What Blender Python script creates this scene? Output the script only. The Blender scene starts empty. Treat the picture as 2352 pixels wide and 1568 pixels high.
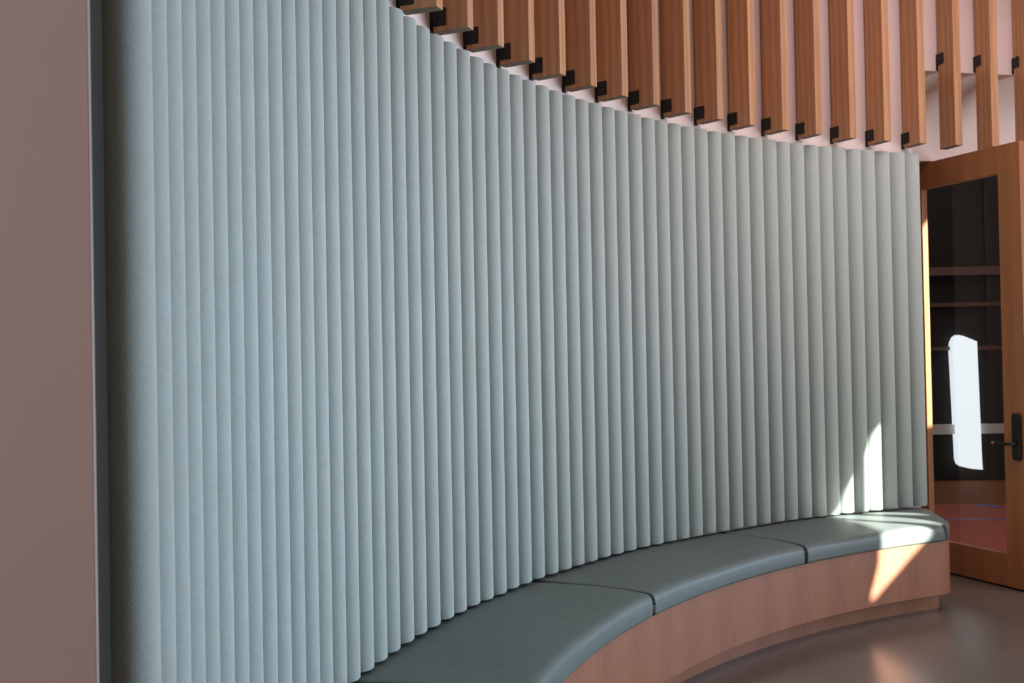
import bpy, bmesh, math, random
from mathutils import Vector, Matrix, geometry
random.seed(7)
C = bpy.context.scene.collection
S = 0.95                      # metres per survey unit
ZF = 1.53                     # eye height in survey units
F_PX, PITCH, ROLL = 2491.96, 0.0135, 0.0193
CX, CY, R = 4.2379, 2.3383, 4.8614
A0, DA = 3.2471, -0.0239      # flute angles
pi = math.pi

def W(x, y, z):               # survey point (camera at origin) to world metres, floor at 0
    return Vector((x*S, y*S, (z+ZF)*S))
def P(r, a, z):
    return W(CX + r*math.cos(a), CY + r*math.sin(a), z)

# ------------------------------------------------------------------ helpers
def link(o, parent=None):
    C.objects.link(o)
    if parent is not None: o.parent = parent
    return o
def mesh_obj(name, bm, mat, parent=None, smooth=False, bevel=0.0, seg=2):
    bmesh.ops.recalc_face_normals(bm, faces=bm.faces)
    me = bpy.data.meshes.new(name); bm.to_mesh(me); bm.free()
    mats = mat if isinstance(mat, (list, tuple)) else [mat]
    for m in mats: me.materials.append(m)
    if smooth:
        me.polygons.foreach_set('use_smooth', [True]*len(me.polygons))
        try: me.set_sharp_from_angle(angle=math.radians(40))
        except Exception: pass
    o = bpy.data.objects.new(name, me); link(o, parent)
    if bevel > 0:
        b = o.modifiers.new('bevel', 'BEVEL'); b.width = bevel; b.segments = seg; b.limit_method = 'ANGLE'
    return o
def empty(name, loc=(0, 0, 0), rz=0.0):
    o = bpy.data.objects.new(name, None); link(o)
    o.location = loc; o.rotation_euler = (0, 0, rz); o.empty_display_size = 0.1
    return o
def tag(o, label=None, cat=None, group=None, kind=None):
    if label: o['label'] = label
    if cat: o['category'] = cat
    if group: o['group'] = group
    if kind: o['kind'] = kind
    return o
def add_box(bm, lo, hi, M=None):
    v = [Vector((x, y, z)) for x in (lo[0], hi[0]) for y in (lo[1], hi[1]) for z in (lo[2], hi[2])]
    if M is not None: v = [M @ p for p in v]
    v = [bm.verts.new(p) for p in v]
    for f in ((0,1,3,2),(4,6,7,5),(0,4,5,1),(2,3,7,6),(0,2,6,4),(1,5,7,3)):
        bm.faces.new([v[i] for i in f])
def add_prism(bm, poly, z0, z1):
    a = [bm.verts.new((p[0], p[1], z0)) for p in poly]
    b = [bm.verts.new((p[0], p[1], z1)) for p in poly]
    n = len(poly)
    bm.faces.new(a); bm.faces.new(b)
    for i in range(n): bm.faces.new((a[i], a[(i+1) % n], b[(i+1) % n], b[i]))
def add_arc(bm, r0, r1, a0, a1, z0, z1, n=64, endf=None):
    """solid ring segment in survey units; endf(r) may shift the a0 end"""
    rows = []
    for i in range(n+1):
        t = i/n; row = []
        for (r, z) in ((r0, z0), (r1, z0), (r1, z1), (r0, z1)):
            s = endf(r) if endf else a0
            row.append(bm.verts.new(P(r, s+(a1-s)*t, z)))
        rows.append(row)
    for i in range(n):
        for k in range(4):
            bm.faces.new((rows[i][k], rows[i][(k+1) % 4], rows[i+1][(k+1) % 4], rows[i+1][k]))
    bm.faces.new(rows[0]); bm.faces.new(rows[-1])
def add_tube(bm, pts, rad, n=8):
    rings = []
    for i, p in enumerate(pts):
        d = (pts[min(i+1, len(pts)-1)] - pts[max(i-1, 0)]).normalized()
        up = Vector((0, 0, 1)) if abs(d.z) < .9 else Vector((1, 0, 0))
        s = d.cross(up).normalized(); u = s.cross(d)
        rings.append([bm.verts.new(p + rad*(math.cos(2*pi*k/n)*s + math.sin(2*pi*k/n)*u)) for k in range(n)])
    for a, b in zip(rings, rings[1:]):
        for k in range(n): bm.faces.new((a[k], a[(k+1) % n], b[(k+1) % n], b[k]))
    bm.faces.new(rings[0]); bm.faces.new(rings[-1])

# ------------------------------------------------------------------ materials
def new_mat(name, rough=0.6, spec=0.5):
    m = bpy.data.materials.new(name); m.use_nodes = True
    nt = m.node_tree; b = nt.nodes['Principled BSDF']
    b.inputs['Roughness'].default_value = rough
    b.inputs['Specular IOR Level'].default_value = spec
    return m, nt, b
def node(nt, t, **kw):
    n = nt.nodes.new(t)
    for k, v in kw.items(): setattr(n, k, v)
    return n
def plain(name, col, rough=0.6, spec=0.5, metal=0.0):
    m, nt, b = new_mat(name, rough, spec)
    b.inputs['Base Color'].default_value = (*col, 1); b.inputs['Metallic'].default_value = metal
    return m
def noisy(name, c0, c1, scale=4, rough=0.6, spec=0.3, bump=0.0, bscale=300, bdist=0.002, detail=4, stretch=(1,1,1), mapto='Object'):
    m, nt, b = new_mat(name, rough, spec)
    tc = node(nt, 'ShaderNodeTexCoord'); mp = node(nt, 'ShaderNodeMapping')
    mp.inputs['Scale'].default_value = stretch
    nt.links.new(tc.outputs[mapto], mp.inputs['Vector'])
    nz = node(nt, 'ShaderNodeTexNoise'); nz.inputs['Scale'].default_value = scale; nz.inputs['Detail'].default_value = detail
    nt.links.new(mp.outputs[0], nz.inputs['Vector'])
    cr = node(nt, 'ShaderNodeValToRGB')
    cr.color_ramp.elements[0].position = .3; cr.color_ramp.elements[1].position = .7
    cr.color_ramp.elements[0].color = (*c0, 1); cr.color_ramp.elements[1].color = (*c1, 1)
    nt.links.new(nz.outputs['Fac'], cr.inputs['Fac']); nt.links.new(cr.outputs['Color'], b.inputs['Base Color'])
    if bump > 0:
        n2 = node(nt, 'ShaderNodeTexNoise'); n2.inputs['Scale'].default_value = bscale; n2.inputs['Detail'].default_value = 3
        nt.links.new(tc.outputs['Object'], n2.inputs['Vector'])
        bp = node(nt, 'ShaderNodeBump'); bp.inputs['Strength'].default_value = bump; bp.inputs['Distance'].default_value = bdist
        nt.links.new(n2.outputs['Fac'], bp.inputs['Height']); nt.links.new(bp.outputs[0], b.inputs['Normal'])
    return m, nt, b
def wood(name, dark, light, rough=0.45, spec=0.35, fine=60, vari=0.12, cathedral=1.0, wv=.28):
    """straight vertical grain with per-board variation"""
    m, nt, b = new_mat(name, rough, spec)
    tc = node(nt, 'ShaderNodeTexCoord'); oi = node(nt, 'ShaderNodeObjectInfo')
    add = node(nt, 'ShaderNodeVectorMath', operation='ADD')
    mul = node(nt, 'ShaderNodeVectorMath', operation='SCALE'); mul.inputs['Scale'].default_value = 37.0
    cmb = node(nt, 'ShaderNodeCombineXYZ')
    for k in 'XYZ': nt.links.new(oi.outputs['Random'], cmb.inputs[k])
    nt.links.new(cmb.outputs[0], mul.inputs[0]); nt.links.new(tc.outputs['Object'], add.inputs[0]); nt.links.new(mul.outputs[0], add.inputs[1])
    mp = node(nt, 'ShaderNodeMapping'); mp.inputs['Scale'].default_value = (1, 1, .045)
    nt.links.new(add.outputs[0], mp.inputs['Vector'])
    n1 = node(nt, 'ShaderNodeTexNoise'); n1.inputs['Scale'].default_value = fine*1.6; n1.inputs['Detail'].default_value = 5; n1.inputs['Roughness'].default_value = .65
    nt.links.new(mp.outputs[0], n1.inputs['Vector'])
    mp2 = node(nt, 'ShaderNodeMapping'); mp2.inputs['Scale'].default_value = (1, 1, .12)
    nt.links.new(add.outputs[0], mp2.inputs['Vector'])
    n2 = node(nt, 'ShaderNodeTexWave', wave_type='RINGS', rings_direction='SPHERICAL'); n2.inputs['Scale'].default_value = 9*cathedral
    n2.inputs['Distortion'].default_value = 3.5; n2.inputs['Detail'].default_value = 3; n2.inputs['Detail Scale'].default_value = 1.2
    nt.links.new(mp2.outputs[0], n2.inputs['Vector'])
    mx = node(nt, 'ShaderNodeMath', operation='MULTIPLY_ADD'); mx.inputs[1].default_value = wv
    nt.links.new(n2.outputs['Fac'], mx.inputs[0])
    sc = node(nt, 'ShaderNodeMath', operation='MULTIPLY'); sc.inputs[1].default_value = .75
    nt.links.new(n1.outputs['Fac'], sc.inputs[0]); nt.links.new(sc.outputs[0], mx.inputs[2])
    cr = node(nt, 'ShaderNodeValToRGB')
    cr.color_ramp.elements[0].position = .2; cr.color_ramp.elements[1].position = .82
    cr.color_ramp.elements[0].color = (*dark, 1); cr.color_ramp.elements[1].color = (*light, 1)
    nt.links.new(mx.outputs[0], cr.inputs['Fac'])
    hs = node(nt, 'ShaderNodeHueSaturation')
    mr = node(nt, 'ShaderNodeMapRange'); mr.inputs['To Min'].default_value = 1-vari; mr.inputs['To Max'].default_value = 1+vari
    nt.links.new(oi.outputs['Random'], mr.inputs['Value']); nt.links.new(mr.outputs[0], hs.inputs['Value'])
    nt.links.new(cr.outputs['Color'], hs.inputs['Color']); nt.links.new(hs.outputs['Color'], b.inputs['Base Color'])
    return m

FELT, fnt, fb = noisy('sage_felt', (.405,.458,.420), (.445,.498,.458), scale=90, rough=.95, spec=.08, bump=.55, bscale=420, bdist=.0016)
fb.inputs['Sheen Weight'].default_value = .15; fb.inputs['Sheen Roughness'].default_value = .6
FIN = wood('oak_fin', (.40,.180,.078), (.62,.330,.165), fine=55, vari=.10)
ENDG, _, _ = noisy('oak_end_grain', (.20,.150,.105), (.27,.20,.145), scale=40, rough=.8)
OAK = wood('bench_oak', (.22,.085,.044), (.42,.190,.108), fine=120, vari=.0, cathedral=.12, wv=.12)
DOORW = wood('door_oak', (.32,.125,.045), (.42,.180,.068), fine=60, vari=.02, cathedral=.3)
PLASTER, _, _ = noisy('warm_white_plaster', (.80,.67,.62), (.82,.69,.64), scale=3, rough=.9, spec=.1)
PINK, _, _ = noisy('dusty_pink_paint', (.42,.335,.325), (.45,.345,.335), scale=7, rough=.75, spec=.25, bump=.08, bscale=700, bdist=.0006)
TRIMM = plain('dark_green_grey_metal', (.026,.026,.020), .7, .15)
BEAD = plain('pale_corner_bead', (.62,.50,.47), .5, .3)
BLACK = plain('black_powder_coat', (.012,.011,.011), .55, .3)
CUSH, cnt, cb = noisy('grey_green_vinyl', (.100,.128,.116), (.116,.144,.131), scale=14, rough=.5, spec=.45)
# wrinkles that run across the seat
tc = node(cnt, 'ShaderNodeTexCoord'); nz = node(cnt, 'ShaderNodeTexNoise'); nz.inputs['Scale'].default_value = 9; nz.inputs['Detail'].default_value = 4
mp = node(cnt, 'ShaderNodeMapping'); mp.inputs['Scale'].default_value = (5, .8, .6)
cnt.links.new(tc.outputs['UV'], mp.inputs['Vector']); cnt.links.new(mp.outputs[0], nz.inputs['Vector'])
bp = node(cnt, 'ShaderNodeBump'); bp.inputs['Strength'].default_value = .22; bp.inputs['Distance'].default_value = .006
cnt.links.new(nz.outputs['Fac'], bp.inputs['Height']); cnt.links.new(bp.outputs[0], cb.inputs['Normal'])
FLOOR, flnt, flb = noisy('polished_concrete', (.112,.090,.073), (.142,.115,.094), scale=1.2, rough=.2, spec=.5, detail=3)
tc = node(flnt, 'ShaderNodeTexCoord'); nz = node(flnt, 'ShaderNodeTexNoise'); nz.inputs['Scale'].default_value = 1.6; nz.inputs['Detail'].default_value = 1.5
mr = node(flnt, 'ShaderNodeMapRange'); mr.inputs['To Min'].default_value = .16; mr.inputs['To Max'].default_value = .34
flnt.links.new(tc.outputs['Object'], nz.inputs['Vector']); flnt.links.new(nz.outputs['Fac'], mr.inputs['Value']); flnt.links.new(mr.outputs[0], flb.inputs['Roughness'])
GYMWALL = plain('charcoal_wall', (.022,.019,.018), .7, .3)
GYMW, _, _ = noisy('gym_wood', (.22,.075,.022), (.30,.11,.036), scale=6, rough=.7, spec=.08, stretch=(1, 8, 1))
GYMR, _, _ = noisy('red_court_paint', (.42,.11,.075), (.50,.13,.085), scale=3, rough=.7, spec=.08)
BLUE = plain('blue_court_line', (.10,.10,.35), .5)
TAPE = plain('blue_tape', (.03,.06,.45), .5)
RAIL = plain('pale_grey_paint', (.85,.83,.80), .5)
BROWN = plain('brown_reflection', (.16,.075,.045), .5)  # reflected room tone, painted on thin bars; the rose one likewise
ROSE = plain('rose_reflection', (.20,.095,.085), .6)
STEEL = plain('brushed_steel', (.75,.75,.74), .3, .5, 1.0)
GLASS, gnt, gb = new_mat('clear_glass', .03)
for n_ in list(gnt.nodes):
    if n_.type != 'OUTPUT_MATERIAL': gnt.nodes.remove(n_)
tr = node(gnt, 'ShaderNodeBsdfTransparent'); tr.inputs['Color'].default_value = (.86,.88,.88,1)
gl = node(gnt, 'ShaderNodeBsdfGlossy'); gl.inputs['Roughness'].default_value = .01
mxs = node(gnt, 'ShaderNodeMixShader'); lw = node(gnt, 'ShaderNodeLayerWeight'); lw.inputs['Blend'].default_value = .5
pw = node(gnt, 'ShaderNodeMath', operation='POWER'); pw.inputs[1].default_value = 4.0; gnt.links.new(lw.outputs['Facing'], pw.inputs[0])
fr = node(gnt, 'ShaderNodeMath', operation='MULTIPLY_ADD'); fr.inputs[1].default_value = .5; fr.inputs[2].default_value = .025; gnt.links.new(pw.outputs[0], fr.inputs[0])
gnt.links.new(fr.outputs[0], mxs.inputs[0]); gnt.links.new(tr.outputs[0], mxs.inputs[1]); gnt.links.new(gl.outputs[0], mxs.inputs[2])
gnt.links.new(mxs.outputs[0], [n_ for n_ in gnt.nodes if n_.type == 'OUTPUT_MATERIAL'][0].inputs['Surface'])
GLOW, wnt, wb = new_mat('reflection_glow', .5)
wb.inputs['Base Color'].default_value = (.8,.85,.9,1); wb.inputs['Emission Color'].default_value = (.90,.95,1,1); wb.inputs['Emission Strength'].default_value = 1.15  # emission stands in for the reflection in the door glass

# ------------------------------------------------------------------ setting
H_CEIL = 4.3                  # survey units above the eye? (ceiling height above floor = (z+ZF)*S)
ZC = 3.8
RW = 4.945                    # curved wall face behind felt and fins
A_END = 1.905                 # felt end
Z_BULK = 1.808
R2 = 5.28
bm = bmesh.new()
add_arc(bm, RW, RW+.16, A_END, 3.268, -ZF, ZC, 90)
prof_ = [(RW, ZC), (RW, Z_BULK)] + [(RW+.01+(R2-RW-.01)*math.sin(t*pi/20), Z_BULK-.38*(1-math.cos(t*pi/20))) for t in range(0, 11)]
prof_ += [(R2, 1.285), (R2+.28, 1.285), (R2+.28, ZC)]     # bulkhead over the doorway, coved back to the door head
rows_ = [[bm.verts.new(P(r, 1.30+(A_END-1.30)*i/40, z)) for r, z in prof_] for i in range(41)]
for ra, rb_ in zip(rows_, rows_[1:]):
    for q in range(len(prof_)): bm.faces.new((ra[q], ra[(q+1) % len(prof_)], rb_[(q+1) % len(prof_)], rb_[q]))
bm.faces.new(rows_[0]); bm.faces.new(rows_[-1])
tag(mesh_obj('wall_back', bm, PLASTER, smooth=True), kind='structure')
R2 = 5.28
bm = bmesh.new(); add_arc(bm, R2, R2+.28, A_END, A_END+.045, 1.285, ZC, 4)
tag(mesh_obj('wall_recess', bm, PLASTER, smooth=True), kind='structure')
bm = bmesh.new(); add_arc(bm, RW+.16, R2+.28, A_END+.012, A_END+.045, -ZF, 1.285, 2)
tag(mesh_obj('wall_return', bm, PLASTER), kind='structure')

# floors
XF, YS = 7.0, 7.86
bm = bmesh.new(); add_box(bm, W(-4, -11, -ZF-.05), W(XF+.2, YS, -ZF))
tag(mesh_obj('floor', bm, FLOOR), kind='structure')
bm = bmesh.new(); add_box(bm, W(-4, -11, ZC), W(XF+.2, 13, ZC+.1))
tag(mesh_obj('ceiling', bm, PLASTER), kind='structure')

# near pink wall with its dark metal edge, at the left of the picture
pe = (-.3850*1.50, 1.50); pr = (-.3716*1.745, 1.745)
k = .0035
bm = bmesh.new()
poly = [W(pe[0]-.004, pe[1], 0)[:2], W(-2.6, 1.38, 0)[:2], W(-2.6, 1.62, 0)[:2], W(pr[0]-.05, pr[1]+.02, 0)[:2], W(pr[0]-.006, pr[1], 0)[:2]]
add_prism(bm, poly, 0, (ZC+ZF)*S)
tag(mesh_obj('wall_left', bm, PLASTER), kind='structure')
bm = bmesh.new()
poly = [W(pe[0]-.0032, pe[1]-.0004, 0)[:2], W(pe[0]-.0008, pe[1]+.003, 0)[:2], W(pe[0]-.006, pe[1]+.012, 0)[:2]]
add_prism(bm, poly, 0, (ZC+ZF)*S)
tag(mesh_obj('trim_1', bm, BEAD), kind='structure')
bm = bmesh.new()
poly = [W(pe[0]-.0008, pe[1]+.0032, 0)[:2], W(pr[0], pr[1], 0)[:2], W(pr[0]-.005, pr[1]+.004, 0)[:2], W(pe[0]-.007, pe[1]+.010, 0)[:2]]
add_prism(bm, poly, 0, (ZC+ZF)*S)
tag(mesh_obj('trim_2', bm, TRIMM), kind='structure')

# added unseen wall at the right; its slots are shaped to throw the sun patches
sx, sy, tel = .75, -.66, .5
nrm = math.hypot(sx, sy)
def on_wall(u, v):
    y = (u - .66*XF)/.75; w = .75*XF - .66*y
    return (y, v + w*tel)
slots = [
    [(5.785,-.12),(5.83,-.12),(6.12,.035),(6.24,.10),(6.195,.19),(6.145,.28),(6.135,.39),(6.02,.30),(5.87,.20),(5.86,.05)],
    [(6.19,.43),(6.205,.30),(6.26,.20),(6.335,.14),(6.372,.165),(6.385,.655),(6.29,.50)],
    [(6.475,.76),(6.47,.40),(6.485,.29),(6.53,.235),(6.59,.255),(6.59,.91),(6.545,.87)],
    [(7.46,.87),(7.62,.87),(7.62,2.32),(7.46,2.20)],
]
outer = [(-11, -ZF), (13, -ZF), (13, ZC), (-11, ZC)]
loops = [[Vector((0, y, z)) for y, z in outer]] + [[Vector((0, *on_wall(u, v))) for u, v in s] for s in slots]
flat = [p for l in loops for p in l]
bm = bmesh.new()
vs = [bm.verts.new(W(XF, p.y, p.z)) for p in flat]
for t in geometry.tessellate_polygon(loops): 
    try: bm.faces.new([vs[i] for i in t])
    except ValueError: pass
o = mesh_obj('wall_right_sun_mask', bm, PLASTER); tag(o, kind='structure')

# ------------------------------------------------------------------ felt panel of fluted tubes
PITCHW = 4.90*abs(DA)                         # flute width at the crease radius
rb = R + .042
h_lo, h_hi = -1.0, 1.2434
def flute_mesh(depth, wid):
    bm = bmesh.new(); n = 18
    prof = [(-(RW-rb)+.006, -wid/2)]
    for i in range(n+1):
        t = -pi/2 + pi*i/n
        prof.append((depth*math.cos(t)**.92 if abs(math.cos(t)) > 1e-9 else 0.0, wid/2*math.sin(t)))
    prof.append((-(RW-rb)+.006, wid/2))
    prof = [(x*S, y*S) for x, y in prof]
    z0, z1 = 0.0, (h_hi-h_lo)*S; rows = []
    b = .004
    for z, sh in ((z0, .94), (z0+b, 1), (z1-b, 1), (z1, .94)):
        rows.append([bm.verts.new((x if x < 0 else x*sh, y*sh if x > 0 else y, z)) for x, y in prof])
    m = len(prof)
    for a, c in zip(rows, rows[1:]):
        for i in range(m): bm.faces.new((a[i], a[(i+1) % m], c[(i+1) % m], c[i]))
    bm.faces.new(rows[0]); bm.faces.new(rows[-1])
    return bm
panel = empty('felt_wall_panel', P(rb, 2.5, h_lo))
tag(panel, 'tall curved sage-grey felt wall panel of vertical half-round flutes behind the bench', 'wall panel')
first = None
inv = Matrix.Translation(panel.location).inverted()
for i in range(57):
    af = A0 + DA*i; px_, py_ = CX+R*math.cos(af), CY+R*math.sin(af)
    g = math.acos((px_*math.sin(af) - py_*math.cos(af))/math.hypot(px_, py_))   # how steeply the eye meets the wall here
    sft = .5*(1-math.sin(g)) - (.04 + .28*max(0, 1-i/24)); rb = R + .050*math.cos(g)
    a = A0 + DA*(i - .5 + sft + random.uniform(-.03, .03))
    if first is None:
        first = mesh_obj('flute', flute_mesh(.056, rb*abs(DA)*1.0), FELT, panel, smooth=True); o = first
    else:
        o = first.copy(); link(o, panel)
    o.location = P(rb, a, h_lo + random.uniform(-.002, .002)) - panel.location
    o.rotation_euler = (0, 0, a+pi)

# ------------------------------------------------------------------ oak fins
fa0, fda = 2.7858, -.0580
rf, rbk, zb, th = 4.781, 4.933, 1.2936, .0545
ZT = 3.79
def make_fin(i, brz):
    a = fa0 + fda*i
    e = empty('wooden_fin', P(rbk, a, zb), a+pi)
    return e
D = (rbk-rf)*S
bm = bmesh.new(); add_box(bm, (0, -th/2*S, 0), (D, th/2*S, (ZT-zb)*S))
bm.faces.ensure_lookup_table()
for f in bm.faces:
    f.material_index = 1 if abs(f.calc_center_median().z) < 1e-6 else 0
fin_me = None
order = ['first','second','third','fourth','fifth','sixth','seventh','eighth','ninth','tenth','eleventh','twelfth','thirteenth','fourteenth','fifteenth','sixteenth','seventeenth','eighteenth','nineteenth']
board0 = mesh_obj('board', bm, [FIN, ENDG], None, bevel=.0015)
# local frame: +x to the room centre, +y is the right/away side, -y the side that faces the camera
def bracket_bm(z0):
    bm = bmesh.new()
    y = -th/2*S
    add_box(bm, (-(RW-rbk)*S, y-.006, z0), (.058*S, y-.0002, z0+.070*S))
    add_box(bm, (-(RW-rbk)*S, y-.006, z0-.030*S), (-.003, y+.016, z0))
    return bm
br_low = mesh_obj('bracket', bracket_bm(.020*S), BLACK, None, bevel=.001)
br_high = mesh_obj('bracket', bracket_bm((1.845-zb)*S), BLACK, None, bevel=.001)
bm = bmesh.new()
bmesh.ops.create_cone(bm, cap_ends=True, segments=14, radius1=.006, radius2=.005, depth=.003, matrix=Matrix.Rotation(pi/2, 4, 'X'))
screw0 = mesh_obj('screw', bm, plain('gunmetal', (.05,.05,.05), .35, .5, .6), None)
for i in range(19):
    e = make_fin(i, 0)
    if i == 0: b, k, s = board0, br_low, screw0
    else:
        b = board0.copy(); link(b)
        k = br_low.copy() if i < 16 else (br_high if i == 16 else br_high.copy())
        if k is not br_high: link(k)
        s = screw0.copy(); link(s)
    b.parent = e; k.parent = e; s.parent = k
    z0 = .020*S if i < 16 else (1.845-zb)*S
    s.location = (.014*S, -th/2*S-.0065, z0+.036*S)
    if i == 0: lab = 'first vertical oak fin from the left, its foot nearest the photo\'s top edge'
    elif i == 15: lab = 'sixteenth vertical oak fin from the left, directly above the right end of the felt'
    elif i == 16: lab = 'seventeenth oak fin from the left, its foot hanging free left of the door'
    elif i == 17: lab = 'eighteenth oak fin from the left, hanging directly above the glazed door'
    elif i == 18: lab = 'nineteenth oak fin, cut by the photo\'s right edge above the door'
    else: lab = '%s vertical oak fin from the left, above the felt wall' % order[i]
    tag(e, lab, 'wooden fin', 'oak fins lining the curved upper wall')

# ------------------------------------------------------------------ bench
def end_a(r, r0, rc=.075, off=0.0):
    a = 1.912 + (4.86-r)*.112 + off
    if r < r0+rc:
        q = rc-(r-r0); a += (rc-math.sqrt(max(rc*rc-q*q, 0)))/r
    return a
def curved_solid(rs_z, a_end_fn, a1, n, z_of=None):
    """sweep a closed section of (r,z) between a per-radius start angle and a1"""
    bm = bmesh.new(); uvl = bm.loops.layers.uv.new('UVMap'); rows = []
    L = [0]
    for p, q in zip(rs_z, rs_z[1:]): L.append(L[-1]+math.hypot(p[0]-q[0], p[1]-q[1]))
    for i in range(n+1):
        t = i/n; row = []
        for j, (r, z) in enumerate(rs_z):
            s = a_end_fn(r, z); a = s+(a1-s)*t
            rr, zz = (r, z) if z_of is None else z_of(r, z, t)
            row.append((bm.verts.new(P(rr, a, zz)), (a*4.5, L[j])))
        rows.append(row)
    m = len(rs_z)
    for a, b in zip(rows, rows[1:]):
        for k in range(m):
            k2 = (k+1) % m
            f = bm.faces.new((a[k][0], a[k2][0], b[k2][0], b[k][0]))
            for lp, uv in zip(f.loops, (a[k][1], a[k2][1], b[k2][1], b[k][1])): lp[uvl].uv = uv
    for row in (rows[0], rows[-1]):                 # close the ends with a strip between the upper and lower chain
        for k in range(m//2-1):
            bm.faces.new((row[k][0], row[k+1][0], row[m-2-k][0], row[m-1-k][0]))
    return bm
bench = empty('bench', P(4.45, 2.4, -ZF))
tag(bench, 'long curved oak veneer bench base with recessed toe kick under the cushions', 'bench')
def body(name, r0, z0, z1, rc, off):
    n = 10
    sec = [(r0+rc*(i/n)**2, z1) for i in range(n+1)] + [(4.94, z1), (4.94, z0)] + [(r0+rc*(i/n)**2, z0) for i in range(n, -1, -1)]
    bm = curved_solid(sec, lambda r, z: end_a(r, r0, rc, off), 3.24, 110)
    o = mesh_obj(name, bm, OAK, None, smooth=True)
    o.parent = bench; o.matrix_parent_inverse = Matrix.Translation(bench.location).inverted()
    return o
body('front_panel', 4.318, -1.42, -1.1155, .07, .004)
body('toe_kick', 4.424, -ZF, -1.42, .05, .014)

seams = [1.93, 2.256, 2.586, 2.919, 3.235]
labs = ['grey-green bench cushion with rounded end by the door, streaked with sunlight',
        'grey-green bench cushion left of the sunlit end cushion',
        'grey-green bench cushion nearest the camera in full view, middle of the bottom edge',
        'grey-green bench cushion only slightly showing at the photo\'s bottom edge']
def cushion(k):
    a0, a1 = seams[k], seams[k+1]
    g = .0012
    zt, zbm, r0, r1 = -1.018, -1.114, 4.303, 4.94
    up = [(r0, zbm+.046), (r0+.0005, zbm+.056)]
    for i in range(7):
        t = pi/2*i/6; up.append((r0+.034-.033*math.cos(t), zt-.034+.034*math.sin(t)))
    for i in range(1, 27):
        u = (i/27)**1.7; up.append((r0+.034+(r1-.03-r0-.034)*u, zt+.011*math.sin(pi*u)**.7))
    for i in range(5):
        t = pi/2*i/4; up.append((r1-.03+.03*math.sin(t), zt-.03+.03*math.cos(t)))
    lo = [(r0, zbm+.034), (r0+.001, zbm+.022)]
    for i in range(7):
        t = pi/2*i/6; lo.append((r0+.014-.013*math.cos(t), zbm+.014-.014*math.sin(t)))
    lo += [(r, zbm) for r, z in up[9:]]
    assert len(lo) == len(up)
    sec = up + lo[::-1]
    if k == 0: fn = lambda r, z: end_a(r0+max(0, r-r0-.034)*1.06, r0, .085)-.004
    else: fn = lambda r, z: a0+g
    cz = (zt+zbm)/2
    def shp(r, z, t):
        d0 = t*(a1-a0)*4.5; d1 = (1-t)*(a1-a0)*4.5
        def sq(d, rad):
            return 0 if d >= rad else 1-math.sqrt(max(0, 1-(1-d/rad)**2))
        q = .020*sq(d1, .020) + (.020*sq(d0, .020) if k else .030*sq(d0, .055))
        z2 = z + (-q if z > cz else q*.35)
        r2 = r + (q*.6 if r < 4.34 else 0)
        # soft puffiness
        z2 += (.0025*math.sin(9*t+r*7+k)*(1 if z > cz+.02 else 0))
        return r2, z2
    n = 150
    bm = curved_solid(sec, fn, a1-g, n, shp)
    bm2 = bm
    o = mesh_obj('bench_cushion', bm2, CUSH, None, smooth=True)
    tag(o, labs[k], 'cushion', 'bench seat cushions')
    # sewn edge along the front rim
    bm = bmesh.new(); pts = []
    st = end_a(r0, r0, .085)+.008 if k == 0 else a0+.010
    for i in range(80):
        a = st+(a1-.010-st)*i/79; pts.append(P(4.3275, a, zt-.0075+.0025*math.sin(9*((a-a0)/(a1-a0))+4.33*7+k)))
    add_tube(bm, pts, .0022, 6)
    pp = mesh_obj('piping', bm, CUSH, o, smooth=True)
    return o
for k in range(4): cushion(k)

# ------------------------------------------------------------------ open glazed door leaf
AX, AY = 2.925, 7.3584
ex, ey = .3697, -.9291            # towards the free edge, near the camera
nx, ny = .9291, .3697             # through the leaf, away from the camera
TL = .047
door = empty('door_1', W(AX-ex*.34, AY-ey*.34, -ZF), math.atan2(ey, ex))
tag(door, kind='structure')
# local: +x along the leaf from the hinge, +y = left normal of (ex,ey) = (-ey,ex)=(.9291,.3697)=away from the camera
def dbox(name, s0, s1, z0, z1, y0=0.0, y1=TL, mat=DOORW, parent=door, bev=.0015):
    bm = bmesh.new(); add_box(bm, ((s0+.34)*S, y0*S, (z0+ZF)*S), ((s1+.34)*S, y1*S, (z1+ZF)*S))
    return mesh_obj(name, bm, mat, parent, bevel=bev)
dbox('stile', .502, .676, -1.518, 1.279)
dbox('stile', -.34, -.17, -1.518, 1.279)
dbox('top_rail', -.17, .502, 1.100, 1.279)
dbox('bottom_rail', -.17, .502, -1.518, -1.312)
dbox('gap_shade_strip', -.33, .672, -1.5285, -1.5175, .012, .035, BLACK, bev=0)  # black strip drawn in for the shaded gap under the leaf
dbox('glass_pane', -.170, .502, -1.312, 1.100, .020, .026, GLASS, bev=0)
# lever handle on a tall black backplate
bm = bmesh.new()
hx0, hx1 = .583, .643
x0, x1, z0, z1 = (hx0+.34)*S, (hx1+.34)*S, (-.712+ZF)*S, (-.418+ZF)*S
rr = (x1-x0)*.35; pts = []
for cxx, czz, a_ in ((x1-rr, z1-rr, 0), (x0+rr, z1-rr, pi/2), (x0+rr, z0+rr, pi), (x1-rr, z0+rr, 3*pi/2)):
    for j in range(6):
        t = a_+pi/2*j/5; pts.append((cxx+rr*math.cos(t), czz+rr*math.sin(t)))
fa = [bm.verts.new((x, -.022, z)) for x, z in pts]; fb_ = [bm.verts.new((x, 0, z)) for x, z in pts]
bm.faces.new(fa); bm.faces.new(fb_)
for j in range(len(pts)): bm.faces.new((fa[j], fa[(j+1) % len(pts)], fb_[(j+1) % len(pts)], fb_[j]))
handle = mesh_obj('door_handle', bm, BLACK, door, bevel=.003)
tag(handle, 'black lever handle on tall backplate')
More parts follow.
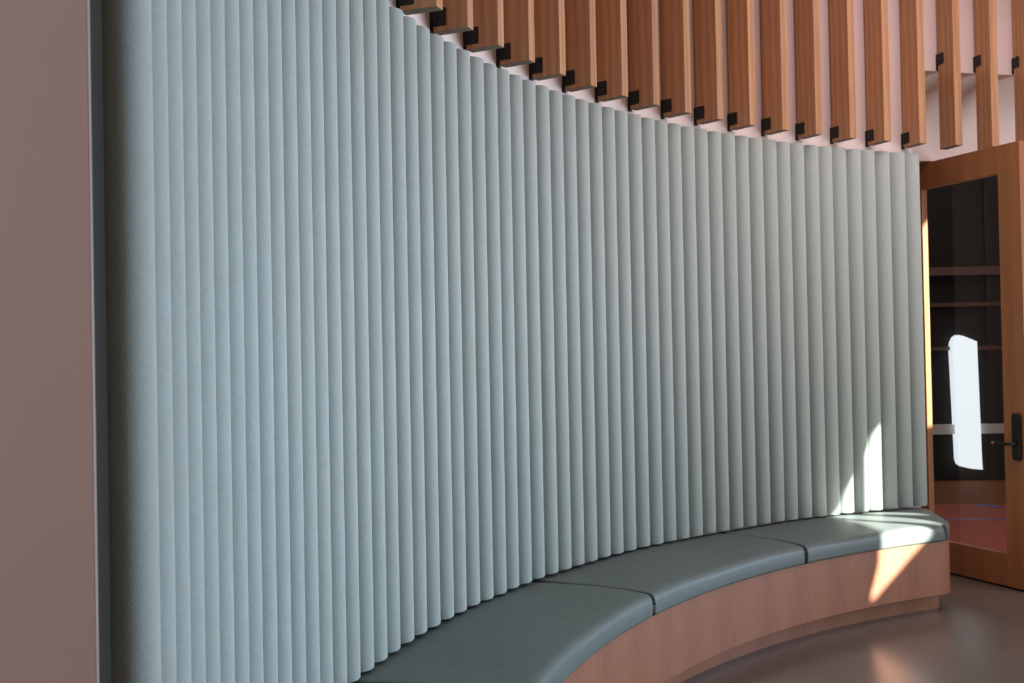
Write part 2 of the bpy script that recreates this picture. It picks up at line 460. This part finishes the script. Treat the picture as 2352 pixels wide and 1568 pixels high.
lx = (.612+.34)*S; lz = (-.607+ZF)*S
bm = bmesh.new()
add_tube(bm, [Vector((lx, -.02, lz)), Vector((lx, -.05, lz)), Vector((lx, -.062, lz)), Vector((lx-.015, -.07, lz)), Vector((lx-.11, -.07, lz-.002))], .0095, 12)
lever = mesh_obj('lever', bm, BLACK, handle, smooth=True)
bm = bmesh.new()
add_tube(bm, [Vector((lx-.11, -.07, lz-.002)), Vector((lx-.128, -.068, lz-.002)), Vector((lx-.135, -.062, lz-.002))], .0100, 12)
tip = mesh_obj('lever_tip', bm, STEEL, handle, smooth=True); tag(tip, 'polished steel lever tip')
# door frame post in the opening, seen through the glass
bm = bmesh.new()
def ang_at(px, r):
    # angle on circle r of the viewing ray through image column px at eye level
    t = (px-1176)/F_PX; dx, dy = t, 1.0
    a = dx*dx+dy*dy; b = -2*(dx*CX+dy*CY); c = CX*CX+CY*CY-r*r
    l = (-b+math.sqrt(b*b-4*a*c))/(2*a)
    return math.atan2(l*dy-CY, l*dx-CX)
aj1 = ang_at(2137, 5.47); aj0 = ang_at(2104, 5.47)
add_arc(bm, 5.47, 5.56, aj1, aj0, -ZF, 1.285, 3)
tag(mesh_obj('trim_3', bm, DOORW, bevel=.002), kind='structure')

# ------------------------------------------------------------------ dark gym beyond the doorway
bm = bmesh.new(); YB = 12.5
add_box(bm, W(1.0, YS, -ZF-.05), W(XF, YB, -ZF))
GF = mesh_obj('floor_gym', bm, GYMW); tag(GF, kind='structure')
def flat_poly(name, pts, mat, z=.0015):
    bm = bmesh.new(); 
    add_prism(bm, [W(x, y, 0)[:2] for x, y in pts], z-.0012, z)
    return mesh_obj(name, bm, mat)
red = [(3.0, 8.0), (6.2, 8.0), (6.2, 9.6), (5.6, 9.95), (5.0, 10.35), (4.4, 10.6), (3.8, 10.72), (3.0, 10.75)]
o = flat_poly('court_paint', red, GYMR); tag(o, 'red painted court area on the gym floor behind the glass', 'floor marking')
o = flat_poly('court_line', [(3.0, 9.66), (6.2, 9.60), (6.2, 9.66), (3.0, 9.72)], BLUE, .003); tag(o, 'thin blue line across the red court floor', 'floor marking')
o = flat_poly('floor_tape', [(4.46, 10.52), (4.60, 10.30), (4.66, 10.36), (4.53, 10.58)], TAPE, .005); tag(o, 'short blue tape piece on the gym floor beside the red area', 'tape')
for nm, lo, hi in (('wall_gym_back', (1.0, YB, -ZF), (XF, YB+.15, ZC)), ('wall_gym_left', (.85, 6.45, -ZF), (1.0, YB, ZC))):
    bm = bmesh.new(); add_box(bm, W(*lo), W(*hi)); tag(mesh_obj(nm, bm, GYMWALL), kind='structure')
def backx(px, y): return (px-1176)/F_PX*y
def backz(py, px, y): return (784+.0135*F_PX+ (px-1176)*-.0193 - py)/F_PX*y
yb = YB-.02
def bar(name, py0, py1, mat, y0, lab, xa=3.4, xb=6.6, dep=.05):
    zt_, zb_ = backz(py0, 2220, y0), backz(py1, 2220, y0)
    bm = bmesh.new(); add_box(bm, W(xa, y0, zb_), W(xb, YB+.01, zt_)); o = mesh_obj(name, bm, mat)
    tag(o, lab, 'wall rail'); return o
bar('reflection_line', 612, 631, ROSE, YB-.10, 'rose-coloured reflection, topmost line in the door glass')  # coloured bars stand in for warm reflections in the glass, next two also
bar('reflection_line', 694, 703, BROWN, YB-.05, 'thin brown reflection, second line down in the door glass')
bar('reflection_line', 795, 804, BROWN, YB-.05, 'thin brown reflection, third line down in the door glass')
bar('hand_rail', 974, 996, RAIL, YB-.07, 'pale grey rail crossing behind the door glass at handle height')
# dark recessed door in the gym wall
bm = bmesh.new(); add_box(bm, W(backx(2264, YB), YB-.04, -ZF), W(backx(2264, YB)+.95, YB+.01, backz(400, 2280, YB)))
tag(mesh_obj('door_2', bm, plain('near_black_door', (.012,.012,.011), .5)), kind='structure')
# glowing shape with slanting head, stands in for a bright reflection in the door glass
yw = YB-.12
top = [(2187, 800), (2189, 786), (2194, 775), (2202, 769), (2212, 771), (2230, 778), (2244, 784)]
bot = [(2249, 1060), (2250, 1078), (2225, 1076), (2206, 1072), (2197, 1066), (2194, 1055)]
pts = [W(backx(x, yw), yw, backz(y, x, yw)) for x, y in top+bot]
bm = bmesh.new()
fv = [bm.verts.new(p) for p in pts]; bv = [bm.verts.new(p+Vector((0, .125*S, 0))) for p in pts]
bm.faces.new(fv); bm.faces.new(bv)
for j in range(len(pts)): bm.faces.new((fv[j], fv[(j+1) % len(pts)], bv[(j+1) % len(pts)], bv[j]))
tag(mesh_obj('glass_glare', bm, GLOW), kind='structure')

# ------------------------------------------------------------------ camera
cam = bpy.data.cameras.new('camera'); co = bpy.data.objects.new('camera', cam); C.objects.link(co)
cp, sp, cr_, sr = math.cos(PITCH), math.sin(PITCH), math.cos(ROLL), math.sin(ROLL)
fw = Vector((0, cp, sp)); dn = Vector((0, sp, -cp)); rt = Vector((1, 0, 0))
rt2 = cr_*rt + sr*dn; dn2 = -sr*rt + cr_*dn
M = Matrix((( rt2.x, -dn2.x, -fw.x, 0), (rt2.y, -dn2.y, -fw.y, 0), (rt2.z, -dn2.z, -fw.z, 0), (0, 0, 0, 1)))
M.translation = W(0, 0, 0)
co.matrix_world = M
cam.lens = F_PX/2352*36; cam.sensor_width = 36; cam.clip_start = .02
cam.dof.use_dof = True; cam.dof.focus_distance = 3.1*S; cam.dof.aperture_fstop = 8
bpy.context.scene.camera = co

# ------------------------------------------------------------------ light
def area(name, loc, to, sx_, sy_, power, col):
    l = bpy.data.lights.new(name, 'AREA'); l.shape = 'RECTANGLE'; l.size = sx_; l.size_y = sy_; l.energy = power; l.color = col
    o = bpy.data.objects.new(name, l); C.objects.link(o); o.location = loc
    o.rotation_euler = (Vector(to)-Vector(loc)).to_track_quat('-Z', 'Z').to_euler()
    return o
area('window_side_light', W(XF-.1, 4.0, .15), W(0, 3.6, .10), 3.0, 2.4, 124, (.86, .94, 1.0))
left_felt_fill = area('window_side_light', W(XF-.1, 5.0, .0), W(-.7, 2.2, -.1), 2.2, 2.2, 82, (.52, .74, 1.0))  # extra fill lamp, added to brighten the left felt
left_felt_fill.data.spread = math.radians(62)
area('left_wall_fill', W(-2.0, -1.4, .5), W(-1.2, 1.4, .2), .9, 1.4, 17, (1.0, .82, .88))  # added lamp out of view, lifts the near pink wall
area('ceiling_light', W(3.3, 4.8, 2.95), W(3.3, 4.81, 0), 2.2, 2.2, 78, (1.0, .82, .86))
area('gym_light', W(5.0, 10.3, ZC-.1), W(5.0, 10.31, 0), 2.0, 2.0, 34, (1.0, .93, .85))
sun = bpy.data.lights.new('sun', 'SUN'); sun.energy = 36; sun.angle = .008; sun.color = (1.0, .97, .92)
so = bpy.data.objects.new('sun', sun); C.objects.link(so)
d = Vector((sx, sy, tel*1.0))
so.rotation_euler = d.to_track_quat('Z', 'Y').to_euler(); so.location = W(9, -2, 5)
wd = bpy.data.worlds.new('world'); bpy.context.scene.world = wd; wd.use_nodes = True
bg = wd.node_tree.nodes['Background']; bg.inputs['Color'].default_value = (.62,.58,.58,1); bg.inputs['Strength'].default_value = .07
vs_ = bpy.context.scene.view_settings
vs_.view_transform = 'Standard'; vs_.look = 'None'; vs_.exposure = 0; vs_.gamma = 1; vs_.use_curve_mapping = False
